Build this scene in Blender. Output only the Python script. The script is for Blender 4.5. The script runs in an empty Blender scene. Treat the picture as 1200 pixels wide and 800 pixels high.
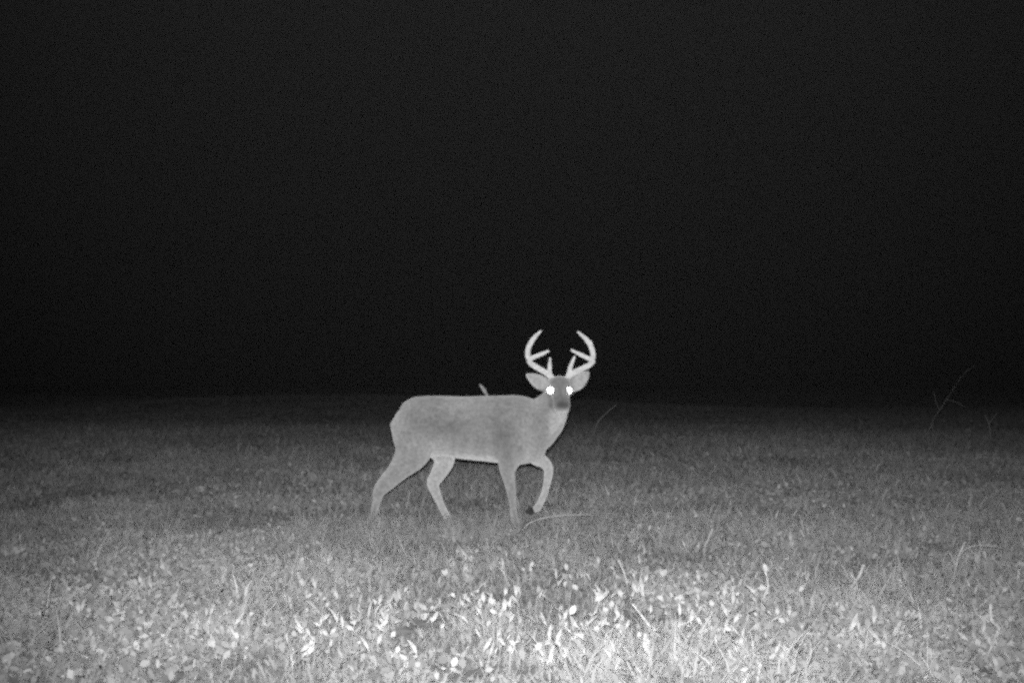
import bpy, bmesh, math, random
import numpy as np
from mathutils import Vector, Matrix, noise as mnoise

S = bpy.context.scene
C = S.collection
random.seed(7)
rng = np.random.default_rng(7)

# ------------------------------------------------------------------ camera
CAM_H = 1.17                 # trail camera strapped to a post, 1.17 m up
FOC = 1400.0                 # focal length in pixels of the 1200 px wide frame
HOR = 447.0                  # horizon row
cam = bpy.data.cameras.new('camera')
cam.sensor_width = 36.0
cam.lens = 36.0 * FOC / 1200.0
cam.clip_start = 0.05
cam.clip_end = 2000.0
camo = bpy.data.objects.new('camera', cam)
camo.location = (0, 0, CAM_H)
camo.rotation_euler = (math.radians(90) + math.atan((HOR - 400.0) / FOC), 0, 0)
C.objects.link(camo)
S.camera = camo

# ------------------------------------------------------------------ night sky
world = bpy.data.worlds.new('World')
S.world = world
world.use_nodes = True
wn, wl = world.node_tree.nodes, world.node_tree.links
wn.clear()
w_out = wn.new('ShaderNodeOutputWorld')
w_bg = wn.new('ShaderNodeBackground')
w_tc = wn.new('ShaderNodeTexCoord')
w_sep = wn.new('ShaderNodeSeparateXYZ')
w_rmp = wn.new('ShaderNodeValToRGB')
w_rmp.color_ramp.elements[0].position = 0.0
w_rmp.color_ramp.elements[0].color = (0.0007, 0.0007, 0.0007, 1)
w_rmp.color_ramp.elements[1].position = 0.6
w_rmp.color_ramp.elements[1].color = (0.0035, 0.0035, 0.0035, 1)
wl.new(w_tc.outputs['Generated'], w_sep.inputs[0])
wl.new(w_sep.outputs['Z'], w_rmp.inputs['Fac'])
wl.new(w_rmp.outputs['Color'], w_bg.inputs['Color'])
wl.new(w_bg.outputs[0], w_out.inputs['Surface'])
w_bg.inputs['Strength'].default_value = 1.0

# the infrared flash of the trail camera: a lamp array just above its lens
fl = bpy.data.lights.new('infrared_flash', 'SPOT')
fl.energy = 4100.0
fl.color = (1, 1, 1)
fl.spot_size = math.radians(58)
fl.spot_blend = 1.0
fl.shadow_soft_size = 0.03
flo = bpy.data.objects.new('infrared_flash', fl)
flo.location = (0.0, -0.02, CAM_H + 0.07)
flo.rotation_euler = (math.radians(90 + 3.0), 0, math.radians(-1.0))
flo.scale = (1.38, 1.0, 1.0)     # the array throws a wide, flat beam
C.objects.link(flo)

S.view_settings.view_transform = 'Standard'
S.view_settings.look = 'None'
S.view_settings.exposure = 0.0
S.view_settings.gamma = 1.0
S.view_settings.use_curve_mapping = False
S.cycles.use_denoising = False
S.cycles.use_adaptive_sampling = True      # few samples: the render keeps a grain like the sensor's
S.cycles.adaptive_threshold = 1.0
S.cycles.adaptive_min_samples = 5
S.cycles.max_bounces = 4
S.cycles.diffuse_bounces = 2
S.cycles.filter_width = 3.0

# ------------------------------------------------------------------ helpers
def tag(o, label=None, cat=None, group=None, kind=None):
    if label: o['label'] = label
    if cat: o['category'] = cat
    if group: o['group'] = group
    if kind: o['kind'] = kind
    return o

def empty(name, loc, rz=0.0):
    o = bpy.data.objects.new(name, None)
    o.empty_display_size = 0.05
    o.location = loc
    o.rotation_euler = (0, 0, rz)
    C.objects.link(o)
    return o

def link_mesh(name, me, mat, parent=None):
    o = bpy.data.objects.new(name, me)
    if mat and not me.materials:
        me.materials.append(mat)
    if parent: o.parent = parent
    C.objects.link(o)
    return o

def mesh_from(name, v, f, smooth=True):
    me = bpy.data.meshes.new(name)
    me.from_pydata([tuple(map(float, p)) for p in v], [], f)
    me.update()
    if smooth:
        me.polygons.foreach_set('use_smooth', [True] * len(me.polygons))
    return me

def catmull(pts, n):
    """Catmull-Rom resampling of a list of equal-length tuples."""
    P = [np.array(p, float) for p in pts]
    P = [2 * P[0] - P[1]] + P + [2 * P[-1] - P[-2]]
    out = []
    for i in range(1, len(P) - 2):
        for k in range(n):
            t = k / n
            a, b, c, d = P[i - 1], P[i], P[i + 1], P[i + 2]
            out.append(0.5 * (2 * b + (c - a) * t + (2 * a - 5 * b + 4 * c - d) * t * t + (3 * b - a - 3 * c + d) * t ** 3))
    out.append(P[-2])
    return out

def loft(rows, side=None, seg=16, n=4, caps=0.5):
    """rows: (x,y,z,ra,rb): ring centre, radius across the path, radius along `side`.
    Returns vertices and faces of a closed tapered tube with rounded ends."""
    R = catmull(rows, n)
    R = [np.concatenate([r[:3], np.maximum(r[3:], 1e-4)]) for r in R]
    v, f = [], []
    m = len(R)
    prev = None
    for i, r in enumerate(R):
        t = R[min(i + 1, m - 1)][:3] - R[max(i - 1, 0)][:3]
        t = t / (np.linalg.norm(t) + 1e-9)
        if side is not None:
            b = np.array(side, float)
        else:
            b = prev if prev is not None else (np.array([0, 1.0, 0]) if abs(t[1]) < .8 else np.array([1.0, 0, 0]))
        b = b - t * b.dot(t)
        b /= np.linalg.norm(b) + 1e-9
        prev = b
        a = np.cross(b, t)
        for k in range(seg):
            q = 2 * math.pi * k / seg
            v.append(r[:3] + a * math.cos(q) * r[3] + b * math.sin(q) * r[4])
        if i == 0: t0 = t
        t1 = t
    for i in range(m - 1):
        for k in range(seg):
            k2 = (k + 1) % seg
            f.append((i * seg + k, i * seg + k2, (i + 1) * seg + k2, (i + 1) * seg + k))
    c0 = len(v); v.append(R[0][:3] - t0 * min(R[0][3], R[0][4]) * caps)
    c1 = len(v); v.append(R[-1][:3] + t1 * min(R[-1][3], R[-1][4]) * caps)
    for k in range(seg):
        k2 = (k + 1) % seg
        f.append((k2, k, c0))
        f.append(((m - 1) * seg + k, (m - 1) * seg + k2, c1))
    return v, f

def merge(parts):
    V, F = [], []
    for v, f in parts:
        o = len(V)
        V += list(v)
        F += [tuple(i + o for i in q) for q in f]
    return V, F

# value noise on the ground plane
_tab = rng.random((256, 256))
def vnoise(x, y, s):
    x = np.asarray(x, float) / s + 1000.0; y = np.asarray(y, float) / s + 1000.0
    xi = np.floor(x).astype(int); yi = np.floor(y).astype(int)
    fx = x - xi; fy = y - yi
    fx = fx * fx * (3 - 2 * fx); fy = fy * fy * (3 - 2 * fy)
    g = lambda i, j: _tab[i % 256, j % 256]
    return (g(xi, yi) * (1 - fx) + g(xi + 1, yi) * fx) * (1 - fy) + (g(xi, yi + 1) * (1 - fx) + g(xi + 1, yi + 1) * fx) * fy

def ground_z(x, y):
    x = np.asarray(x, float); y = np.asarray(y, float)
    h = (vnoise(x, y, 2.3) - .5) * .10 + (vnoise(x + 31, y, .7) - .5) * .035 + (vnoise(x, y + 17, 14.0) - .5) * .30 * np.clip((y - 10) / 20, 0, 1) + (vnoise(x + 8, y - 5, 26.0) - .62) * 1.3 * np.clip((y - 28) / 50, 0, 1)
    flat = np.clip(np.hypot((x + .3) / 1.4, (y - 9.65) / .9) - .6, 0, 1)    # trodden level where the deer walks
    return h * flat

def on_ground(px, py, dy=0.0):
    """The ground point a given viewing direction meets, at its own distance."""
    d = CAM_H * FOC / (py - HOR) + dy
    x = (px - 600.0) / FOC * d
    return x, d

# ------------------------------------------------------------------ materials (an infrared picture has no hue)
def mat_new(name):
    m = bpy.data.materials.new(name)
    m.use_nodes = True
    n = m.node_tree.nodes; n.clear()
    return m, n, m.node_tree.links

def mat_plain(name, a, var=0.25, scale=40.0, rough=1.0, bump=0.0):
    """Rough diffuse surface whose grey varies with a noise in object space."""
    m, n, l = mat_new(name)
    out = n.new('ShaderNodeOutputMaterial'); d = n.new('ShaderNodeBsdfDiffuse')
    d.inputs['Roughness'].default_value = rough
    tc = n.new('ShaderNodeTexCoord'); no = n.new('ShaderNodeTexNoise')
    no.inputs['Scale'].default_value = scale; no.inputs['Detail'].default_value = 4
    mr = n.new('ShaderNodeMapRange')
    mr.inputs['From Min'].default_value = .3; mr.inputs['From Max'].default_value = .7
    mr.inputs['To Min'].default_value = a * (1 - var); mr.inputs['To Max'].default_value = a * (1 + var)
    l.new(tc.outputs['Object'], no.inputs['Vector']); l.new(no.outputs['Fac'], mr.inputs['Value'])
    l.new(mr.outputs[0], d.inputs['Color']); l.new(d.outputs[0], out.inputs['Surface'])
    if bump:
        b = n.new('ShaderNodeBump'); b.inputs['Strength'].default_value = bump; b.inputs['Distance'].default_value = .01
        l.new(no.outputs['Fac'], b.inputs['Height']); l.new(b.outputs[0], d.inputs['Normal'])
    return m

def mat_attr(name, attr, scale=0.0, var=0.0, rough=1.0, bump=0.0, translucent=0.0, sheen=0.0):
    """Diffuse surface with the albedo stored per vertex (own colouring; on the deer also painted shading)."""
    m, n, l = mat_new(name)
    out = n.new('ShaderNodeOutputMaterial'); d = n.new('ShaderNodeBsdfDiffuse')
    d.inputs['Roughness'].default_value = rough
    at = n.new('ShaderNodeAttribute'); at.attribute_name = attr
    col = at.outputs['Fac']
    if scale:
        tc = n.new('ShaderNodeTexCoord'); no = n.new('ShaderNodeTexNoise')
        no.inputs['Scale'].default_value = scale; no.inputs['Detail'].default_value = 5
        mr = n.new('ShaderNodeMapRange')
        mr.inputs['From Min'].default_value = .3; mr.inputs['From Max'].default_value = .7
        mr.inputs['To Min'].default_value = 1 - var; mr.inputs['To Max'].default_value = 1 + var
        mu = n.new('ShaderNodeMath'); mu.operation = 'MULTIPLY'
        l.new(tc.outputs['Object'], no.inputs['Vector']); l.new(no.outputs['Fac'], mr.inputs['Value'])
        l.new(col, mu.inputs[0]); l.new(mr.outputs[0], mu.inputs[1]); col = mu.outputs[0]
        if bump:
            b = n.new('ShaderNodeBump'); b.inputs['Strength'].default_value = bump; b.inputs['Distance'].default_value = .004
            l.new(no.outputs['Fac'], b.inputs['Height']); l.new(b.outputs[0], d.inputs['Normal'])
    l.new(col, d.inputs['Color'])
    if translucent:
        t = n.new('ShaderNodeBsdfTranslucent'); mx = n.new('ShaderNodeMixShader'); mx.inputs[0].default_value = translucent
        l.new(col, t.inputs['Color']); l.new(d.outputs[0], mx.inputs[1]); l.new(t.outputs[0], mx.inputs[2])
        l.new(mx.outputs[0], out.inputs['Surface'])
    elif sheen:
        sh = n.new('ShaderNodeBsdfSheen'); sh.inputs['Color'].default_value = (sheen, sheen, sheen, 1); sh.inputs['Roughness'].default_value = .45
        ad = n.new('ShaderNodeAddShader'); l.new(d.outputs[0], ad.inputs[0]); l.new(sh.outputs[0], ad.inputs[1])
        l.new(ad.outputs[0], out.inputs['Surface'])
    else:
        l.new(d.outputs[0], out.inputs['Surface'])
    return m

M_soil = mat_plain('soil_and_thatch', .10, .5, 9.0, bump=.6)
M_grass = mat_attr('grass_blades', 'tone', rough=.6)
M_leaf = mat_plain('pale_leaf', .43, .35, 30.0, .5)
M_leaf2 = mat_plain('grey_leaf', .26, .3, 30.0, .5)
M_stem = mat_plain('green_stem', .28, .25, 40.0)
M_dry = mat_plain('dry_stalk', .40, .3, 50.0)
M_fur = mat_attr('deer_fur', 'tone', 45.0, .22, 1.0, bump=.35, sheen=.22)
M_bone = mat_plain('antler_bone', .60, .22, 45.0, .7, bump=.3)
M_hoof = mat_plain('hoof_horn', .05, .3, 60.0)
M_nose = mat_plain('wet_nose', .09, .2, 90.0)
M_eyeball = mat_plain('eyeball', .03, .1, 60.0)

def mat_eyeshine():
    # the mirror-like layer behind a deer's pupil that throws the flash back
    m, n, l = mat_new('eye_mirror_layer')
    out = n.new('ShaderNodeOutputMaterial'); g = n.new('ShaderNodeBsdfGlossy')
    g.distribution = 'GGX'
    g.inputs['Color'].default_value = (.9, .9, .9, 1)
    g.inputs['Roughness'].default_value = .5
    l.new(g.outputs[0], out.inputs['Surface'])
    return m
M_shine = mat_eyeshine()

# ------------------------------------------------------------------ ground
def build_ground():
    xs = np.concatenate([-np.geomspace(380, 14, 22), np.linspace(-13.5, 13.5, 109), np.geomspace(14, 380, 22)])
    ys = np.concatenate([np.linspace(-60, 0, 16), np.linspace(.25, 16, 64), np.geomspace(16.5, 420, 60)])
    X, Y = np.meshgrid(xs, ys)
    Z = ground_z(X, Y)
    v = np.stack([X.ravel(), Y.ravel(), Z.ravel()], 1)
    nx = len(xs)
    f = [(j * nx + i, j * nx + i + 1, (j + 1) * nx + i + 1, (j + 1) * nx + i) for j in range(len(ys) - 1) for i in range(nx - 1)]
    o = link_mesh('ground', mesh_from('ground', v, f), M_soil)
    tag(o, kind='structure')
build_ground()

# ------------------------------------------------------------------ grass (uncountable: one mesh each)
def tri_mesh(name, V, F, tone, mat, label, cat):
    me = bpy.data.meshes.new(name)
    nv, nf = len(V), len(F)
    me.vertices.add(nv); me.vertices.foreach_set('co', V.astype(np.float32).ravel())
    me.loops.add(nf * 3); me.loops.foreach_set('vertex_index', F.astype(np.int32).ravel())
    me.polygons.add(nf)
    me.polygons.foreach_set('loop_start', np.arange(0, nf * 3, 3, dtype=np.int32))
    a = me.attributes.new('tone', 'FLOAT', 'POINT'); a.data.foreach_set('value', tone.astype(np.float32))
    me.update(calc_edges=True)
    o = link_mesh(name, me, mat)
    return tag(o, label, cat, kind='stuff')

def scatter(y0, y1, dens):
    """Even random points in the wedge of field between two distances."""
    k = .50
    area = k * (y1 ** 2 - y0 ** 2) + 3.0 * (y1 - y0)
    n = int(area * dens)
    y = y0 + (y1 - y0) * rng.random(int(n * 2.4))
    half = k * y + 1.5
    x = (rng.random(len(y)) * 2 - 1) * (k * y1 + 1.5)
    keep = np.abs(x) < half
    return x[keep][:n], y[keep][:n]

def tuft_field(x, y):
    return .55 * vnoise(x, y, .33) + .45 * vnoise(x + 9, y + 3, 1.1)

def blades(x, y, ln, wd, lean, tone):
    """Three-triangle curved blades; returns verts, faces, tone per vert."""
    n = len(x)
    z = ground_z(x, y) - .006
    az = rng.random(n) * 2 * math.pi
    fa = rng.random(n) * 2 * math.pi
    dx, dy = np.cos(az), np.sin(az)
    wx, wy = np.cos(fa) * wd / 2, np.sin(fa) * wd / 2
    s1, s2 = np.clip(lean * (.35 + .55 * rng.random(n)), 0, .97), lean
    h1 = ln * .55 * np.sqrt(np.clip(1 - (s1) ** 2, .05, 1)); r1 = ln * .55 * s1
    h2 = h1 + ln * .45 * np.sqrt(np.clip(1 - np.clip(s2, 0, 1.3) ** 2, -.0, 1)) - ln * .18 * np.clip(s2 - .8, 0, 1)
    r2 = r1 + ln * .45 * np.clip(s2, 0, 1)
    V = np.empty((n, 5, 3))
    V[:, 0] = np.stack([x - wx, y - wy, z], 1); V[:, 1] = np.stack([x + wx, y + wy, z], 1)
    V[:, 2] = np.stack([x + dx * r1 - wx * .9, y + dy * r1 - wy * .9, z + h1], 1)
    V[:, 3] = np.stack([x + dx * r1 + wx * .9, y + dy * r1 + wy * .9, z + h1], 1)
    V[:, 4] = np.stack([x + dx * r2, y + dy * r2, z + h2], 1)
    b = np.arange(n)[:, None, None] * 5
    F = (np.array([[0, 1, 3], [0, 3, 2], [2, 3, 4]])[None] + b).reshape(-1, 3)
    T = np.repeat(tone, 5)
    return V.reshape(-1, 3), F, T

def build_grass():
    Vs, Fs, Ts, off = [], [], [], 0
    # (from, to, blades per m2, length, width from, width to)
    zones = [(3.0, 6.0, 1900, 1.25, .005, .016), (3.0, 6.0, 1500, .8, .003, .006), (6.0, 10.5, 1500, 1.15, .005, .017), (10.5, 17.0, 620, 1.2, .008, .022),
             (17.0, 32.0, 230, 1.3, .014, .035), (32.0, 75.0, 36, 1.5, .03, .08), (75.0, 190.0, 4.5, 2.0, .12, .30)]
    for y0, y1, dens, lf, w0, w1 in zones:
        x, y = scatter(y0, y1, dens)
        if y1 < 7:      # bare, trodden gaps between the tufts
            keep = vnoise(x + 77, y + 23, .16) * .6 + vnoise(x + 3, y + 91, .42) * .4 > .29 + .12 * rng.random(len(x))
            x, y = x[keep], y[keep]
        t = tuft_field(x, y)
        n = len(x)
        tt = np.clip((t - .3) / .42, 0, 1); tt = tt * tt * (3 - 2 * tt)
        tt = np.clip(tt + .45 * (np.abs(x + .8) < .85) * (y > 8.9) * (y < 9.65), 0, 1)
        ln = lf * (.045 + .10 * tt) * (.6 + .9 * rng.random(n))
        wd = w0 + (w1 - w0) * rng.random(n) ** 2
        lean = np.clip(.45 + .95 * rng.random(n) ** .6, 0, 1.25)
        tone = np.clip((.19 + .145 * t) * np.exp(rng.normal(0, .24, n)) * (.88 + .24 * vnoise(x + 5, y, 3.1)), .04, .6)
        V, F, T = blades(x, y, ln, wd, lean, tone)
        Vs.append(V); Fs.append(F + off); Ts.append(T); off += len(V)
    # deeper grass where the deer is wading
    n = 2100
    x = -1.7 + 1.76 * rng.random(n); y = 8.75 + .88 * rng.random(n)
    keep = vnoise(x, y + 60, .22) > .3
    x, y = x[keep], y[keep]; n = len(x)
    V, F, T = blades(x, y, .11 + .11 * rng.random(n), .005 + .009 * rng.random(n), .3 + .9 * rng.random(n), .25 * np.exp(rng.normal(0, .24, n)))
    Vs.append(V); Fs.append(F + off); Ts.append(T); off += len(V)
    tri_mesh('grass', np.concatenate(Vs), np.concatenate(Fs), np.concatenate(Ts), M_grass,
             'short matted field grass covering the whole ground', 'grass')
build_grass()

def build_clover():
    """Small oval leaves lying in the grass, too many to count."""
    Vs, Fs, Ts, off = [], [], [], 0
    for y0, y1, dens, sc in [(3.0, 6.5, 2000, 1.0), (6.5, 12.0, 1000, 1.1), (12.0, 24.0, 240, 1.6), (24.0, 48.0, 36, 2.8)]:
        x, y = scatter(y0, y1, dens)
        t = vnoise(x + 40, y + 11, .6) * .6 + vnoise(x + 4, y + 70, 2.0) * .4
        keep = t > .34 + .25 * rng.random(len(t))
        x, y, t = x[keep], y[keep], t[keep]
        n = len(x)
        z = ground_z(x, y) + .02 + .075 * rng.random(n) * (.4 + tuft_field(x, y))
        L = (.008 + .018 * rng.random(n) ** 1.8) * sc; W = L * (.38 + .3 * rng.random(n))
        # random leaf frame: axis a (length), b (width)
        az = rng.random(n) * 2 * math.pi; el = np.radians(rng.normal(35, 28, n))
        a = np.stack([np.cos(az) * np.cos(el), np.sin(az) * np.cos(el), np.sin(el)], 1)
        r = rng.normal(size=(n, 3)); b = np.cross(a, r); b /= np.linalg.norm(b, axis=1, keepdims=True)
        P = np.stack([x, y, z], 1)
        V = np.empty((n, 6, 3))
        V[:, 0] = P - a * L[:, None]
        V[:, 1] = P - a * L[:, None] * .3 + b * W[:, None]; V[:, 2] = P + a * L[:, None] * .45 + b * W[:, None] * .85
        V[:, 3] = P + a * L[:, None]
        V[:, 4] = P + a * L[:, None] * .45 - b * W[:, None] * .85; V[:, 5] = P - a * L[:, None] * .3 - b * W[:, None]
        F = (np.array([[0, 1, 5], [1, 2, 4], [1, 4, 5], [2, 3, 4]])[None] + np.arange(n)[:, None, None] * 6).reshape(-1, 3)
        tone = np.clip((.15 + .17 * t) * np.exp(rng.normal(0, .3, n)), .06, .5)
        Vs.append(V.reshape(-1, 3)); Fs.append(F + off); Ts.append(np.repeat(tone, 6)); off += n * 6
    tri_mesh('ground_cover_leaves', np.concatenate(Vs), np.concatenate(Fs), np.concatenate(Ts), M_grass,
             'small oval clover leaves mixed into the field grass', 'ground cover')
build_clover()

# ------------------------------------------------------------------ the deer
PXM = 145.0                                  # side-view drawing units per metre
def P(u, w, y):                              # drawing units to metres, from the point on the ground under the chest
    return ((u - 560.0) / PXM, y, (617.0 - w) / PXM)
def row(u, w, y, ra, rb=None):
    return P(u, w, y) + (ra / PXM, (ra if rb is None else rb) / PXM)

EYES = [(644.2, 457.4), (665.2, 457.6)]
def ear_shape(base, tip, wide, y0, y1, flip):
    """A cupped leaf-shaped ear of real thickness, open towards the front."""
    b, t = np.array(P(*base, y0)), np.array(P(*tip, y1))
    ax = t - b
    L = np.linalg.norm(ax); ax /= L
    fw = np.array([0, -1.0, 0]); fw -= ax * fw.dot(ax); fw /= np.linalg.norm(fw)
    sd = np.cross(ax, fw)
    nu, nv, th = 12, 9, .013
    grid = {}
    V, F = [], []
    for layer in (0, 1):
        for i in range(nu + 1):
            s = i / nu
            wprof = wide * (math.sin(math.pi * min(1, .16 + .84 * s) ** .85) ** .75 if s < 1 else 0.0) + .004
            for j in range(nv):
                q = (j / (nv - 1)) * 2 - 1
                cup = .45 * wprof * q * q
                p = b + ax * L * s + sd * wprof * q + fw * (cup - .0 - (th if layer else 0))
                grid[layer, i, j] = len(V); V.append(p)
    g = grid
    for i in range(nu):
        for j in range(nv - 1):
            F.append((g[0, i, j], g[0, i + 1, j], g[0, i + 1, j + 1], g[0, i, j + 1]))
            F.append((g[1, i, j], g[1, i, j + 1], g[1, i + 1, j + 1], g[1, i + 1, j]))
    for i in range(nu):
        F.append((g[0, i, 0], g[1, i, 0], g[1, i + 1, 0], g[0, i + 1, 0]))
        F.append((g[0, i, nv - 1], g[0, i + 1, nv - 1], g[1, i + 1, nv - 1], g[1, i, nv - 1]))
    for j in range(nv - 1):
        F.append((g[0, 0, j], g[0, 0, j + 1], g[1, 0, j + 1], g[1, 0, j]))
        F.append((g[0, nu, j], g[1, nu, j], g[1, nu, j + 1], g[0, nu, j + 1]))
    return V, F

def build_deer(loc):
    deer = empty('deer', loc)
    tag(deer, 'antlered buck walking through the grass with its head turned and eyes shining', 'deer')
    parts = []
    side = (0, 1, 0)
    # trunk: rump to breast
    parts.append(loft([row(463, 498, 0, 14, 12), row(469, 499, 0, 26, 19), row(482, 500, 0, 34, 24), row(500, 500, 0, 36, 26),
                       row(520, 499, 0, 35, 27), row(542, 501, 0, 36.5, 29), row(565, 502, 0, 38, 30), row(588, 503, 0, 39.5, 29),
                       row(606, 504, 0, 40.5, 27), row(620, 507, 0, 38, 24), row(630, 509, 0, 32, 20), row(638, 509, -.01, 22, 15)],
                      side, 28, 4))
    # neck: from the shoulders up and round towards the watcher
    parts.append(loft([row(606, 504, 0, 36, 22), row(622, 499, -.01, 34, 21), row(636, 490, -.03, 27.5, 19), row(645, 479, -.045, 22, 17.5),
                       row(651, 468, -.06, 17, 16), row(654.5, 458, -.07, 13, 13.5)], side, 24, 4))
    # head: poll to nose, pointing at the watcher and down
    sx = (1, 0, 0)
    parts.append(loft([row(655, 452, -.035, 10, 10.5), row(655, 452.5, -.075, 12.5, 13), row(655.2, 455.5, -.12, 13, 13.4), row(655.6, 461, -.165, 12, 10.8),
                       row(656.2, 466.5, -.21, 10.2, 9.6), row(656.8, 471.5, -.25, 9.0, 9.4), row(657.2, 475, -.285, 8.2, 9.2), row(657.3, 476.5, -.31, 6.0, 7.6)],
                      sx, 24, 4))
    # lower jaw and cheeks
    parts.append(loft([row(655.5, 464, -.07, 9, 11.5), row(656, 470, -.13, 8.5, 10.5), row(656.8, 477, -.20, 6.5, 9), row(657.4, 481, -.255, 4.6, 7.6)], sx, 18, 4))
    for (eu, ew) in EYES:       # brow ridge round each eye
        parts.append(loft([row(eu, ew, -.09, 5.8), row(eu, ew, -.125, 6.4), row(eu, ew + .3, -.150, 5.2)], sx, 14, 3))
    # skull stumps carrying the antlers
    parts.append(loft([row(648.5, 449, -.075, 4.5), row(646, 443, -.078, 3.6)], None, 12, 3))
    parts.append(loft([row(662.5, 449, -.075, 4.5), row(664.5, 443, -.078, 3.6)], None, 12, 3))
    # ears
    parts.append(ear_shape((642.5, 454), (616.0, 438.5), .056, -.06, -.07, 1))
    parts.append(ear_shape((667.5, 455), (690.5, 435.5), .060, -.06, -.03, -1))
    # near hind leg, stretched back
    parts.append(loft([row(489, 492, -.055, 27, 12), row(488, 512, -.075, 27, 13), row(483, 532, -.09, 20.5, 12), row(469.5, 549, -.10, 13, 9.5),
                       row(455, 564, -.105, 10, 7), row(447, 573.5, -.105, 7.6, 6), row(444.3, 584, -.105, 5.2, 4.8), row(441.3, 596, -.105, 4.2, 4.2),
                       row(438.8, 605, -.105, 4.5, 4.4), row(438.6, 612, -.105, 4.2, 4.2)], side, 18, 4))
    # far hind leg, under the belly
    parts.append(loft([row(503, 500, .06, 24, 12), row(514, 522, .085, 18, 12), row(520, 540, .10, 12.6, 9.5), row(513, 556, .105, 9.4, 7),
                       row(507, 567, .105, 7.9, 6), row(510.5, 579, .105, 5.6, 5), row(517, 594, .105, 4.4, 4.2), row(522.5, 605, .105, 4.6, 4.4), row(525, 612, .105, 4.2, 4.2)], side, 18, 4))
    # near foreleg, carrying the weight
    parts.append(loft([row(609, 498, -.07, 27, 14), row(604, 520, -.095, 22, 14), row(597, 537, -.105, 14.5, 11), row(595, 551, -.105, 9.2, 8), row(597.3, 564, -.105, 6.6, 6),
                       row(599.2, 575, -.105, 5.7, 5.4), row(600.8, 588, -.105, 4.1, 4.1), row(602, 600, -.105, 4.1, 4.1), row(603, 607, -.105, 4.6, 4.4), row(604.4, 612.5, -.105, 4.2, 4.2)], side, 18, 4))
    # far foreleg, lifted and folded at the wrist
    parts.append(loft([row(614, 512, .07, 22, 13), row(622, 526, .09, 15, 11), row(631, 538, .10, 9.5, 8.5), row(639, 543.5, .10, 6.8, 6.5), row(643, 551, .10, 6.0, 5.6),
                       row(642, 563, .10, 4.9, 4.6), row(639, 576, .10, 4.2, 4.1), row(634.5, 588, .10, 4.3, 4.1), row(630.5, 595, .10, 4.5, 4.2), row(625.5, 598.5, .10, 4.1, 4.1)], side, 18, 4))
    # tail held down against the rump
    parts.append(loft([row(474, 481, 0, 4, 6), row(467, 488, 0, 4.0, 6.5), row(464.3, 500, 0, 3.4, 6.5), row(466, 514, 0, 2.2, 4)], side, 14, 4))
    V, F = merge(parts)
    tmp = bpy.data.objects.new('tmp', mesh_from('tmp', V, F)); C.objects.link(tmp)
    rm = tmp.modifiers.new('r', 'REMESH'); rm.mode = 'VOXEL'; rm.voxel_size = .0062; rm.use_smooth_shade = True
    sm = tmp.modifiers.new('s', 'SMOOTH'); sm.factor = .5; sm.iterations = 7
    dg = bpy.context.evaluated_depsgraph_get()
    me = bpy.data.meshes.new_from_object(tmp.evaluated_get(dg))
    bpy.data.objects.remove(tmp)
    me.name = 'body'; me.materials.clear()
    # coat colouring: grey-brown back and flanks, white belly, throat, inner legs and inner ears, dark face; body shading painted in too
    n = len(me.vertices)
    co = np.empty(n * 3, np.float32); me.vertices.foreach_get('co', co); co = co.reshape(-1, 3)
    no = np.empty(n * 3, np.float32); me.vertex_normals.foreach_get('vector', no); no = no.reshape(-1, 3)
    u = co[:, 0] * PXM + 560; w = 617 - co[:, 2] * PXM; y = co[:, 1]
    sst = lambda a, b, q: (lambda t: t * t * (3 - 2 * t))(np.clip((q - a) / (b - a), 0, 1))
    tone = np.full(n, .265) + .06 * (vnoise(co[:, 0] * 1.0, co[:, 2], .16) - .5) + .05 * (vnoise(co[:, 0] + 3, co[:, 2] + y, .05) - .5)
    tone += .045 * sst(500, 540, w) - .03 * sst(478, 464, w)
    for cu, cw, su, sw, k in [(523, 497, 20, 13, -.035), (589, 515, 12, 23, -.055), (600, 478, 18, 10, -.025), (617, 508, 8, 20, .045), (498, 522, 24, 13, .04), (552, 528, 24, 7, .03),
                              (470, 505, 10, 18, .03), (640, 497, 9, 14, .03), (548, 478, 16, 7, .015)]:
        tone += k * np.exp(-(((u - cu) / su) ** 2 + ((w - cw) / sw) ** 2))  # soft light and dark patches painted into the coat to model body form
    mix = lambda m, val: tone * (1 - m) + val * m
    belly = sst(.5, .95, -no[:, 2] + .25 * (vnoise(co[:, 0], co[:, 1], .03) - .5)) * sst(528, 536, w) * sst(480, 505, u) * (1 - sst(606, 616, u)) * (w < 550)
    tone = mix(belly * .75, .50)
    leg = sst(530, 540, w)
    inner = leg * sst(.0, .35, np.where(y > .02, -no[:, 1], no[:, 1])) * (1 - sst(585, 605, w) * .35)
    tone = mix(inner, .43)
    axil = np.exp(-(((u - 592) / 11) ** 2 + ((w - 527) / 9) ** 2)); tone = mix(axil * .35, .17)  # darkens the coat tone behind the elbow
    # face
    head = sst(-.10, -.13, y) * sst(641, 645, u) * (1 - sst(676, 680, u))
    tone = mix(head * .85 * (1 - sst(474, 486, w)), .16)
    ring = np.zeros(n)
    for (eu, ew) in EYES:
        ring = np.maximum(ring, np.exp(-(((np.hypot(u - eu, w - ew) - 6.2) / 1.8) ** 2)))
    tone = mix(ring * head * .25, .34)
    muzz = head * np.exp(-(((w - 470) / 7) ** 2)) * sst(-.17, -.24, y); tone = mix(muzz * .6, .11)
    chin = head * sst(477, 484, w); tone = mix(chin * .8, .42)
    throat = np.exp(-(((u - 654) / 10) ** 2 + ((w - 491) / 7) ** 2)) * (y < -.02); tone = mix(throat * .6, .42)
    ear = sst(646, 640, u) * (w < 460) * (y < -.03) * (w < 456) + sst(668, 674, u) * (w < 458)
    tone = mix(np.clip(ear, 0, 1) * sst(.1, .5, -no[:, 1]), .40)
    tone = np.clip(tone, .03, .85)
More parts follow.
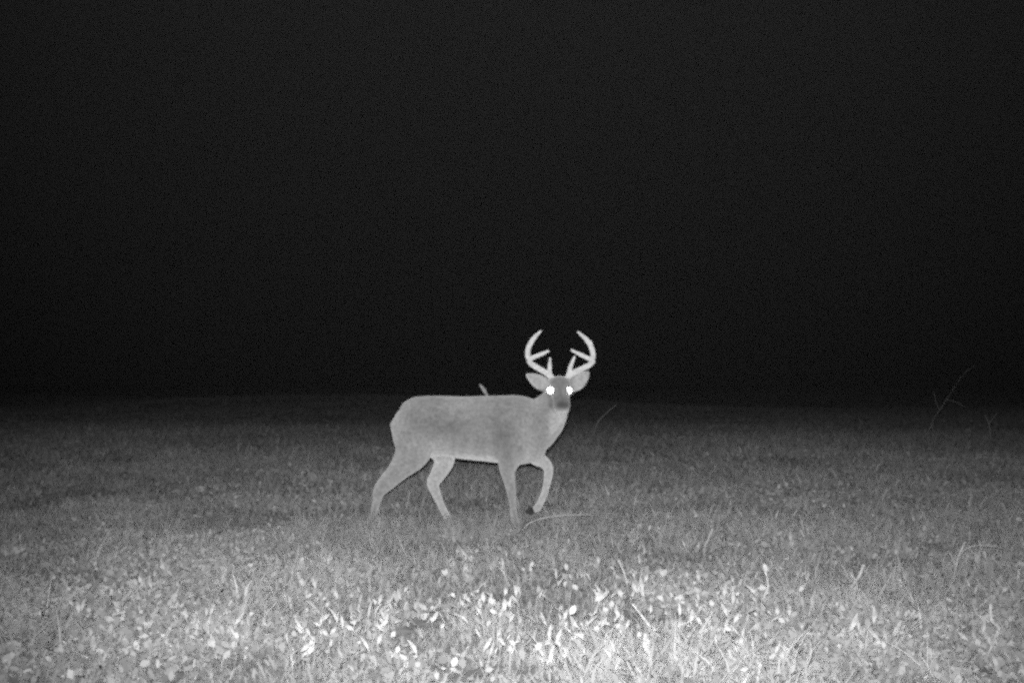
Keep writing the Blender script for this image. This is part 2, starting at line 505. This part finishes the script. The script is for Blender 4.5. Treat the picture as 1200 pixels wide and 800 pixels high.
    a = me.attributes.new('tone', 'FLOAT', 'POINT'); a.data.foreach_set('value', tone.astype(np.float32))
    link_mesh('body', me, M_fur, deer)

    # antlers: main beam sweeping out then forward, an upright second tine, a brow tine
    def antler(beam, tines):
        ps = [loft([row(*r) for r in [q[:3] + (q[3] * 1.06,) for q in beam]], None, 12, 6, .3)]
        for t in tines: ps.append(loft([row(*q[:3], q[3] * 1.06) for q in t], None, 10, 5, .8))
        b0 = beam[0]
        ps.append(loft([row(b0[0], b0[1] + 1.0, b0[2], 3.4), row(b0[0], b0[1], b0[2], 4.4), row(b0[0], b0[1] - 1.2, b0[2], 3.2)], None, 12, 3, .3))
        V, F = merge(ps)
        V = [np.array(p) + np.array(mnoise.noise_vector(Vector(p) * 60)) * .0016 for p in V]
        link_mesh('antler', mesh_from('antler', V, F), M_bone, deer)
    antler([(645.8, 442, -.08, 3.4), (639.5, 437, -.07, 3.1), (630, 431.5, -.075, 3.0), (621.5, 426, -.12, 2.9), (620.3, 422, -.19, 2.7), (626, 419, -.26, 2.4), (634, 416, -.32, 2.1), (641.5, 412.8, -.37, 1.1)],
           [[(621.5, 426, -.12, 2.6), (618.3, 417, -.12, 2.7), (619.5, 407, -.115, 2.8), (625.5, 397, -.12, 2.4), (633.5, 388.6, -.14, 1.0)],
            [(643.5, 440, -.08, 2.4), (643.6, 430, -.10, 2.2), (644, 420, -.12, 1.1)]])
    antler([(664.8, 442, -.08, 3.4), (670.5, 437.5, -.07, 3.1), (680, 433, -.075, 3.0), (689.5, 428, -.12, 2.9), (692.5, 423, -.19, 2.7), (685, 420, -.26, 2.4), (676, 416, -.32, 2.1), (666.5, 411.6, -.37, 1.1)],
           [[(690, 428, -.12, 2.6), (693.8, 418, -.12, 2.7), (691.5, 407, -.115, 2.8), (685.5, 398, -.12, 2.4), (676, 390, -.14, 1.0)],
            [(692, 409, -.115, 2.0), (691.5, 403, -.12, 1.6), (689.5, 399.5, -.12, 1.0)],
            [(665.5, 440, -.08, 2.6), (668.2, 429, -.10, 2.2), (672.5, 418.5, -.12, 1.1)]])

    # eyes: dark ball, and within the open pupil the mirror layer that returns the flash
    for (eu, ew) in EYES:
        c = np.array(P(eu, ew, -.172))
        bm = bmesh.new(); bmesh.ops.create_uvsphere(bm, u_segments=20, v_segments=12, radius=.034)
        me = bpy.data.meshes.new('eye'); bm.to_mesh(me); bm.free()
        me.polygons.foreach_set('use_smooth', [True] * len(me.polygons))
        e = link_mesh('eye', me, M_eyeball, deer); e.location = c
        V, F = [(0, -.0365, 0)], []
        rings, sg = 4, 24
        for i in range(1, rings + 1):
            r = .0268 * i / rings
            for k in range(sg):
                q = 2 * math.pi * k / sg
                V.append((math.cos(q) * r, -.0365 + r * r * 1.2, math.sin(q) * r))
        for k in range(sg): F.append((0, 1 + k, 1 + (k + 1) % sg))
        for i in range(rings - 1):
            for k in range(sg):
                a0 = 1 + i * sg; b0 = a0 + sg
                F.append((a0 + k, b0 + k, b0 + (k + 1) % sg, a0 + (k + 1) % sg))
        pm = mesh_from('pupil', V, F)
        p = link_mesh('pupil', pm, M_shine, e)
        # the pupil looks at the trail camera
        d = Vector((0, 0, CAM_H + .03)) - (Vector(loc) + Vector(c))
        p.rotation_euler = Vector((0, -1, 0)).rotation_difference(d.normalized()).to_euler()

    # nose pad with two nostrils
    V, F = loft([row(657.3, 473.6, -.295, 3.6, 6.2), row(657.3, 474, -.318, 4.2, 6.4), row(657.3, 474.6, -.330, 2.6, 4.6)], (1, 0, 0), 16, 3)
    link_mesh('nose', mesh_from('nose', V, F), M_nose, deer)

    # cloven hooves
    def hoof(top, toe, y):
        ps = []
        for s in (-1, 1):
            ps.append(loft([row(top[0], top[1], y + s * .012, 3.6, 1.9), row((top[0] + toe[0]) / 2, (top[1] + toe[1]) / 2, y + s * .014, 3.7, 2.0), row(toe[0], toe[1], y + s * .014, 1.5, 1.2)], (0, 1, 0), 12, 3, .4))
        V, F = merge(ps)
        link_mesh('hoof', mesh_from('hoof', V, F), M_hoof, deer)
    hoof((438.3, 611.0), (442.5, 616.3), -.105)
    hoof((525.0, 611.0), (530.0, 616.3), .105)
    hoof((604.6, 611.5), (608.8, 616.3), -.105)
    hoof((626.0, 598.2), (616.5, 600.6), .10)
    return deer

DEER_Y = 9.65
build_deer(((560 - 600) / FOC * DEER_Y, DEER_Y, .0))

# ------------------------------------------------------------------ broad-leaved weeds standing in the grass
def leaf_mesh(L, W, fold, bend):
    V, F = [], []
    prof = [(0, .08), (.22, .62), (.5, 1.0), (.78, .78), (1, .06)]
    for s, w in prof:
        yb = bend * s * s * L
        V += [(-W * w, yb - fold * W * w, s * L), (0, yb, s * L), (W * w, yb - fold * W * w, s * L)]
    for i in range(len(prof) - 1):
        a = i * 3
        F += [(a, a + 1, a + 4, a + 3), (a + 1, a + 2, a + 5, a + 4)]
    return mesh_from('leaf', V, F)
LEAVES = [leaf_mesh(.060 * s, .0115 * w, f, b) for s, w, f, b in
          [(1, 1, .25, .15), (.85, 1.15, .4, .3), (1.15, .8, .2, .1), (.7, 1.2, .3, .35), (1.0, .7, .5, .2), (1.3, .9, .3, .4)]]
for k, m in enumerate(LEAVES): m.materials.append(M_leaf if k % 3 != 1 else M_leaf2)
def stem_mesh(h, lean):
    V, F = loft([(0, 0, -.01, .0022, .0022), (lean * .3, 0, h * .5, .002, .002), (lean, 0, h, .0014, .0014)], None, 5, 2)
    return mesh_from('stem', V, F)
STEMS = [stem_mesh(h, l) for h, l in [(.07, .01), (.10, .02), (.13, -.02), (.09, .03)]]
for m in STEMS: m.materials.append(M_stem)
STEM_DIM = [(.07, .01), (.10, .02), (.13, -.02), (.09, .03)]

def weed(px, py, n, label, spread=.06):
    x, y = on_ground(px, py)
    root = empty('weed', (x, y, float(ground_z(x, y))), random.uniform(-.6, .6))
    tag(root, label, 'weed', 'pale leafy weeds in the foreground grass')
    for _ in range(n):
        k = random.randrange(4)
        h, ln = STEM_DIM[k]
        st = bpy.data.objects.new('stem', STEMS[k]); st.parent = root; C.objects.link(st)
        sc = random.uniform(.65, 1.15)
        ox, oy = random.gauss(0, spread), random.gauss(0, spread * .8)
        rz = random.uniform(0, 6.28)
        st.location = (ox, oy, 0); st.rotation_euler = (0, 0, rz); st.scale = (sc, sc, sc)
        tx, ty, tz = ox + ln * sc * math.cos(rz), oy + ln * sc * math.sin(rz), h * sc
        for j in range(random.choice((1, 1, 2))):
            lf = bpy.data.objects.new('leaf', random.choice(LEAVES)); lf.parent = root; C.objects.link(lf)
            q = random.uniform(.62, 1.0) if j else .98
            lf.location = (ox + (tx - ox) * q, oy + (ty - oy) * q, tz * q - .002)
            lf.rotation_euler = (random.gauss(-.1, .5), random.gauss(0, .45), random.gauss(0, 1.0))
            s2 = random.uniform(.4, 1.05); lf.scale = (s2, s2, s2)

# patches of weeds: centre, spread, number, and where the patch grows
clusters = [(600, 745, 48, 30, 22, 'pale oval-leaved weed in the thickest bright patch before the deer'),
            (700, 695, 28, 18, 11, 'pale upright weed beside the slender curved stem'),
            (350, 742, 50, 24, 16, 'pale oval-leaved weed in the bright patch below the hindquarters'),
            (850, 752, 40, 20, 13, 'pale upright weed beside the small loose clump of blades'),
            (760, 705, 48, 28, 15, 'pale weed beside the long slanting dry stem'),
            (640, 780, 40, 12, 6, 'pale weed at the near edge beside the fallen dry stem'),
            (1012, 748, 8, 6, 3, 'bright upright weed next to the coarse grass clump'),
            (440, 755, 28, 22, 8, 'pale weed in the gap between two bright leafy patches'),
            (520, 690, 40, 22, 8, 'small pale weed in the grass below the belly of the deer'),
            (560, 650, 50, 18, 7, 'small grey weed close in front of the hooves of the deer'),
            (860, 690, 45, 25, 8, 'pale weed around the upright knotted stalk'),
            (930, 725, 35, 30, 6, 'pale weed between the knotted stalk and the coarse clump'),
            (1130, 700, 45, 30, 6, 'dim weed between the leaning stalk and the crumpled stalk'),
            (235, 755, 30, 25, 7, 'grey weed by the folded pale stem'),
            (110, 745, 60, 25, 6, 'dim grey weed beside the thin clump of spreading blades'),
            (720, 760, 45, 25, 8, 'pale weed between the thick bright patch and the slanting stem'),
            (990, 690, 60, 25, 6, 'grey weed beside the thick bent stalk'),
            (300, 690, 80, 22, 7, 'small grey weed in the grass beyond the bright leafy patch'),
            (820, 625, 90, 18, 8, 'small grey weed around the short slanting stub'),
            (1160, 765, 30, 20, 4, 'grey weed at the foot of the crumpled stalk')]
for cx, cy, sx, sy, n, label in clusters:
    for _ in range(n):
        px, py = random.gauss(cx, sx), min(805, random.gauss(cy, sy) + 14)
        weed(px, max(560, py), random.choice((3, 4, 4, 5, 6)), label)

# ------------------------------------------------------------------ single dry stalks
def stalk(name, pts, base_py, r0, r1, label, cat='stalk', heads=(), drift=0.0):
    """pts: the stalk's course from its foot to its tip, as drawn from the front at its own distance."""
    d0 = CAM_H * FOC / (base_py - HOR)
    W = []
    for i, (px, py) in enumerate(pts):
        d = d0 + drift * i / max(1, len(pts) - 1)
        W.append(np.array([(px - 600) / FOC * d, d, CAM_H + (HOR - py) / FOC * d]))
    x0, y0 = W[0][0], W[0][1]
    z0 = float(ground_z(x0, y0))
    root = empty(name, (x0, y0, z0))
    tag(root, label, cat)
    o = np.array([x0, y0, z0])
    W[0][2] = z0 - .01
    rows = [tuple(p - o) + (r0 + (r1 - r0) * i / (len(W) - 1),) * 2 for i, p in enumerate(W)]
    V, F = loft(rows, None, 7, 5, .3)
    link_mesh('stem', mesh_from('stem', V, F), M_dry, root)
    for h in heads:       # side branch, dry leaf or seed head: own course, starting on the stem
        hp = []
        for i, (px, py, rr) in enumerate(h[1]):
            d = d0 + drift * .7 + (h[2] if len(h) > 2 else 0) * i
            hp.append(tuple(np.array([(px - 600) / FOC * d, d, CAM_H + (HOR - py) / FOC * d]) - o) + (rr, rr * .5))
        V, F = loft(hp, None, 8, 4, .5)
        link_mesh(h[0], mesh_from(h[0], V, F), M_dry, root)
    return root

stalk('weed_stalk', [(604, 588), (591, 520), (577, 474), (569, 460)], 588, .005, .004,
      'weed stalk with thick dry tip standing behind the back of the deer', heads=[('seed_head', [(573.5, 468, .006), (567, 456.5, .016), (562, 450, .006)])])
stalk('weed_stalk', [(694, 512), (699, 497), (708, 486), (722, 474)], 512, .016, .007, 'thin dry stalk leaning away to the right of the deer head')
stalk('weed_stalk', [(721, 522), (722, 514), (727, 505)], 522, .018, .012, 'short pale curved stub in the grass beyond the deer')
stalk('weed_stalk', [(679, 506), (675, 500), (670, 490)], 506, .012, .008, 'faint short stalk just behind the breast of the deer')
stalk('weed_stalk', [(692, 530), (688, 526), (681, 521)], 530, .014, .010, 'small pale bent stub in front of the leaning stalk')
stalk('weed_stalk', [(1094, 513), (1092, 495), (1104, 475), (1117, 455), (1131, 436), (1144, 428)], 513, .006, .002,
      'tall thin bare weed stalk with forked branches at the dark field edge',
      heads=[('branch', [(1092, 496, .008), (1087, 506, .008), (1085, 511, .006)]), ('branch', [(1107, 468, .005), (1118, 470, .004), (1130, 477, .003)]), ('branch', [(1100, 480, .004), (1096, 470, .004), (1094, 458, .003)])])
stalk('weed_stalk', [(1160, 512), (1158, 497), (1153, 486)], 512, .012, .008, 'low faint stalk beside the tall forked weed', heads=[('branch', [(1158, 497, .008), (1164, 488, .007), (1168, 484, .005)])])
stalk('arched_stem', [(608, 622), (622, 611), (643, 605), (668, 602.5), (692, 602)], 622, .006, .004, 'thin arched grass stem lying beside the front hooves of the deer', 'stem')
stalk('weed_stalk', [(1114, 670), (1119, 655), (1128, 634)], 670, .008, .005, 'pale leaning stalk with a thin drooping branch',
      heads=[('branch', [(1124, 645, .004), (1140, 638, .003), (1166, 639, .002)])])
stalk('weed_stalk', [(983, 697), (997, 683), (1004, 674), (1010, 660)], 697, .005, .008, 'thick pale stalk bent up out of the grass')
stalk('weed_stalk', [(888, 716), (892, 700), (898, 686), (895, 664)], 716, .005, .004, 'upright knotted stalk with one small leaf tip', heads=[('leaf', [(896, 672, .004), (895, 664, .011), (894, 659, .004)])])
stalk('weed_stalk', [(1159, 764), (1163, 745), (1166, 733), (1158, 724), (1157, 706)], 764, .008, .006, 'crumpled dry stalk with a curled pale leaf', heads=[('leaf', [(1164, 740, .008), (1160, 756, .013), (1156, 762, .005)])])
stalk('weed_stalk', [(800, 760), (777, 748), (760, 731), (740, 705)], 772, .005, .003, 'long straight dry stem slanting across the foreground grass')
stalk('weed_stalk', [(735, 694), (734, 682), (730, 668), (724, 655)], 694, .004, .004, 'slender curved stem rising among the leafy weeds')
stalk('weed_stalk', [(564, 778), (580, 786), (592, 793), (606, 800)], 790, .004, .003, 'fallen dry stem curling along the ground by the leafy weeds')
stalk('weed_stalk', [(820, 640), (828, 632), (834, 618)], 642, .006, .007, 'short pale stub slanting out of the midfield grass')
stalk('weed_stalk', [(216, 731), (206, 718), (222, 735), ], 735, .004, .003, 'folded pale stem in the dim grass away from the weeds')

def grass_clump(px, py, blades_, label, seed):
    r = random.Random(seed)
    x, y = on_ground(px, py)
    root = empty('coarse_grass_clump', (x, y, float(ground_z(x, y))))
    tag(root, label, 'grass clump')
    for _ in range(blades_):
        az = r.uniform(0, 6.28); L = r.uniform(.14, .30); up = r.uniform(.45, 1.0); wd = r.uniform(.0025, .0045)
        ox, oy = r.gauss(0, .03), r.gauss(0, .03)
        cx, sy = math.cos(az), math.sin(az)
        rows = []
        for i in range(5):
            s = i / 4
            rr = L * s * (1.15 - up * .6); zz = L * up * (s - .55 * s * s * (1.4 - up))
            rows.append((ox + cx * rr, oy + sy * rr, zz - .008 * (i == 0), wd * (1 - .75 * s), wd * .3 * (1 - .75 * s)))
        V, F = loft(rows, None, 5, 2, .3)
        link_mesh('blade', mesh_from('blade', V, F), M_dry if r.random() < .6 else M_stem, root)
grass_clump(1025, 766, 26, 'coarse clump of long arching dry blades in the foreground', 3)
grass_clump(1090, 800, 16, 'low sprawling clump of curled blades at the near grass edge', 5)
grass_clump(890, 788, 12, 'small loose clump of arching blades beside the leafy weeds', 8)
grass_clump(60, 735, 12, 'dim thin clump of spreading blades away from the weeds', 11)

# ------------------------------------------------------------------ added haze veil: scatters some flash back to lift blacks and give grain
def build_haze():
    x0, x1, y0, y1, z0, z1 = -385, 385, -65, 425, -1.3, 2.3
    V = [(x, y, z) for z in (z0, z1) for y in (y0, y1) for x in (x0, x1)]
    F = [(0, 2, 3, 1), (4, 5, 7, 6), (0, 1, 5, 4), (2, 6, 7, 3), (0, 4, 6, 2), (1, 3, 7, 5)]
    m, n, l = mat_new('added_veil')
    out = n.new('ShaderNodeOutputMaterial'); v = n.new('ShaderNodeVolumePrincipled')
    v.inputs['Color'].default_value = (.9, .9, .9, 1)
    v.inputs['Density'].default_value = HAZE
    l.new(v.outputs[0], out.inputs['Volume'])
    o = link_mesh('haze', mesh_from('haze', V, F, False), m)
    tag(o, 'thin veil added over the whole field to lift the dark', 'haze', kind='stuff')
HAZE = .00006
build_haze()
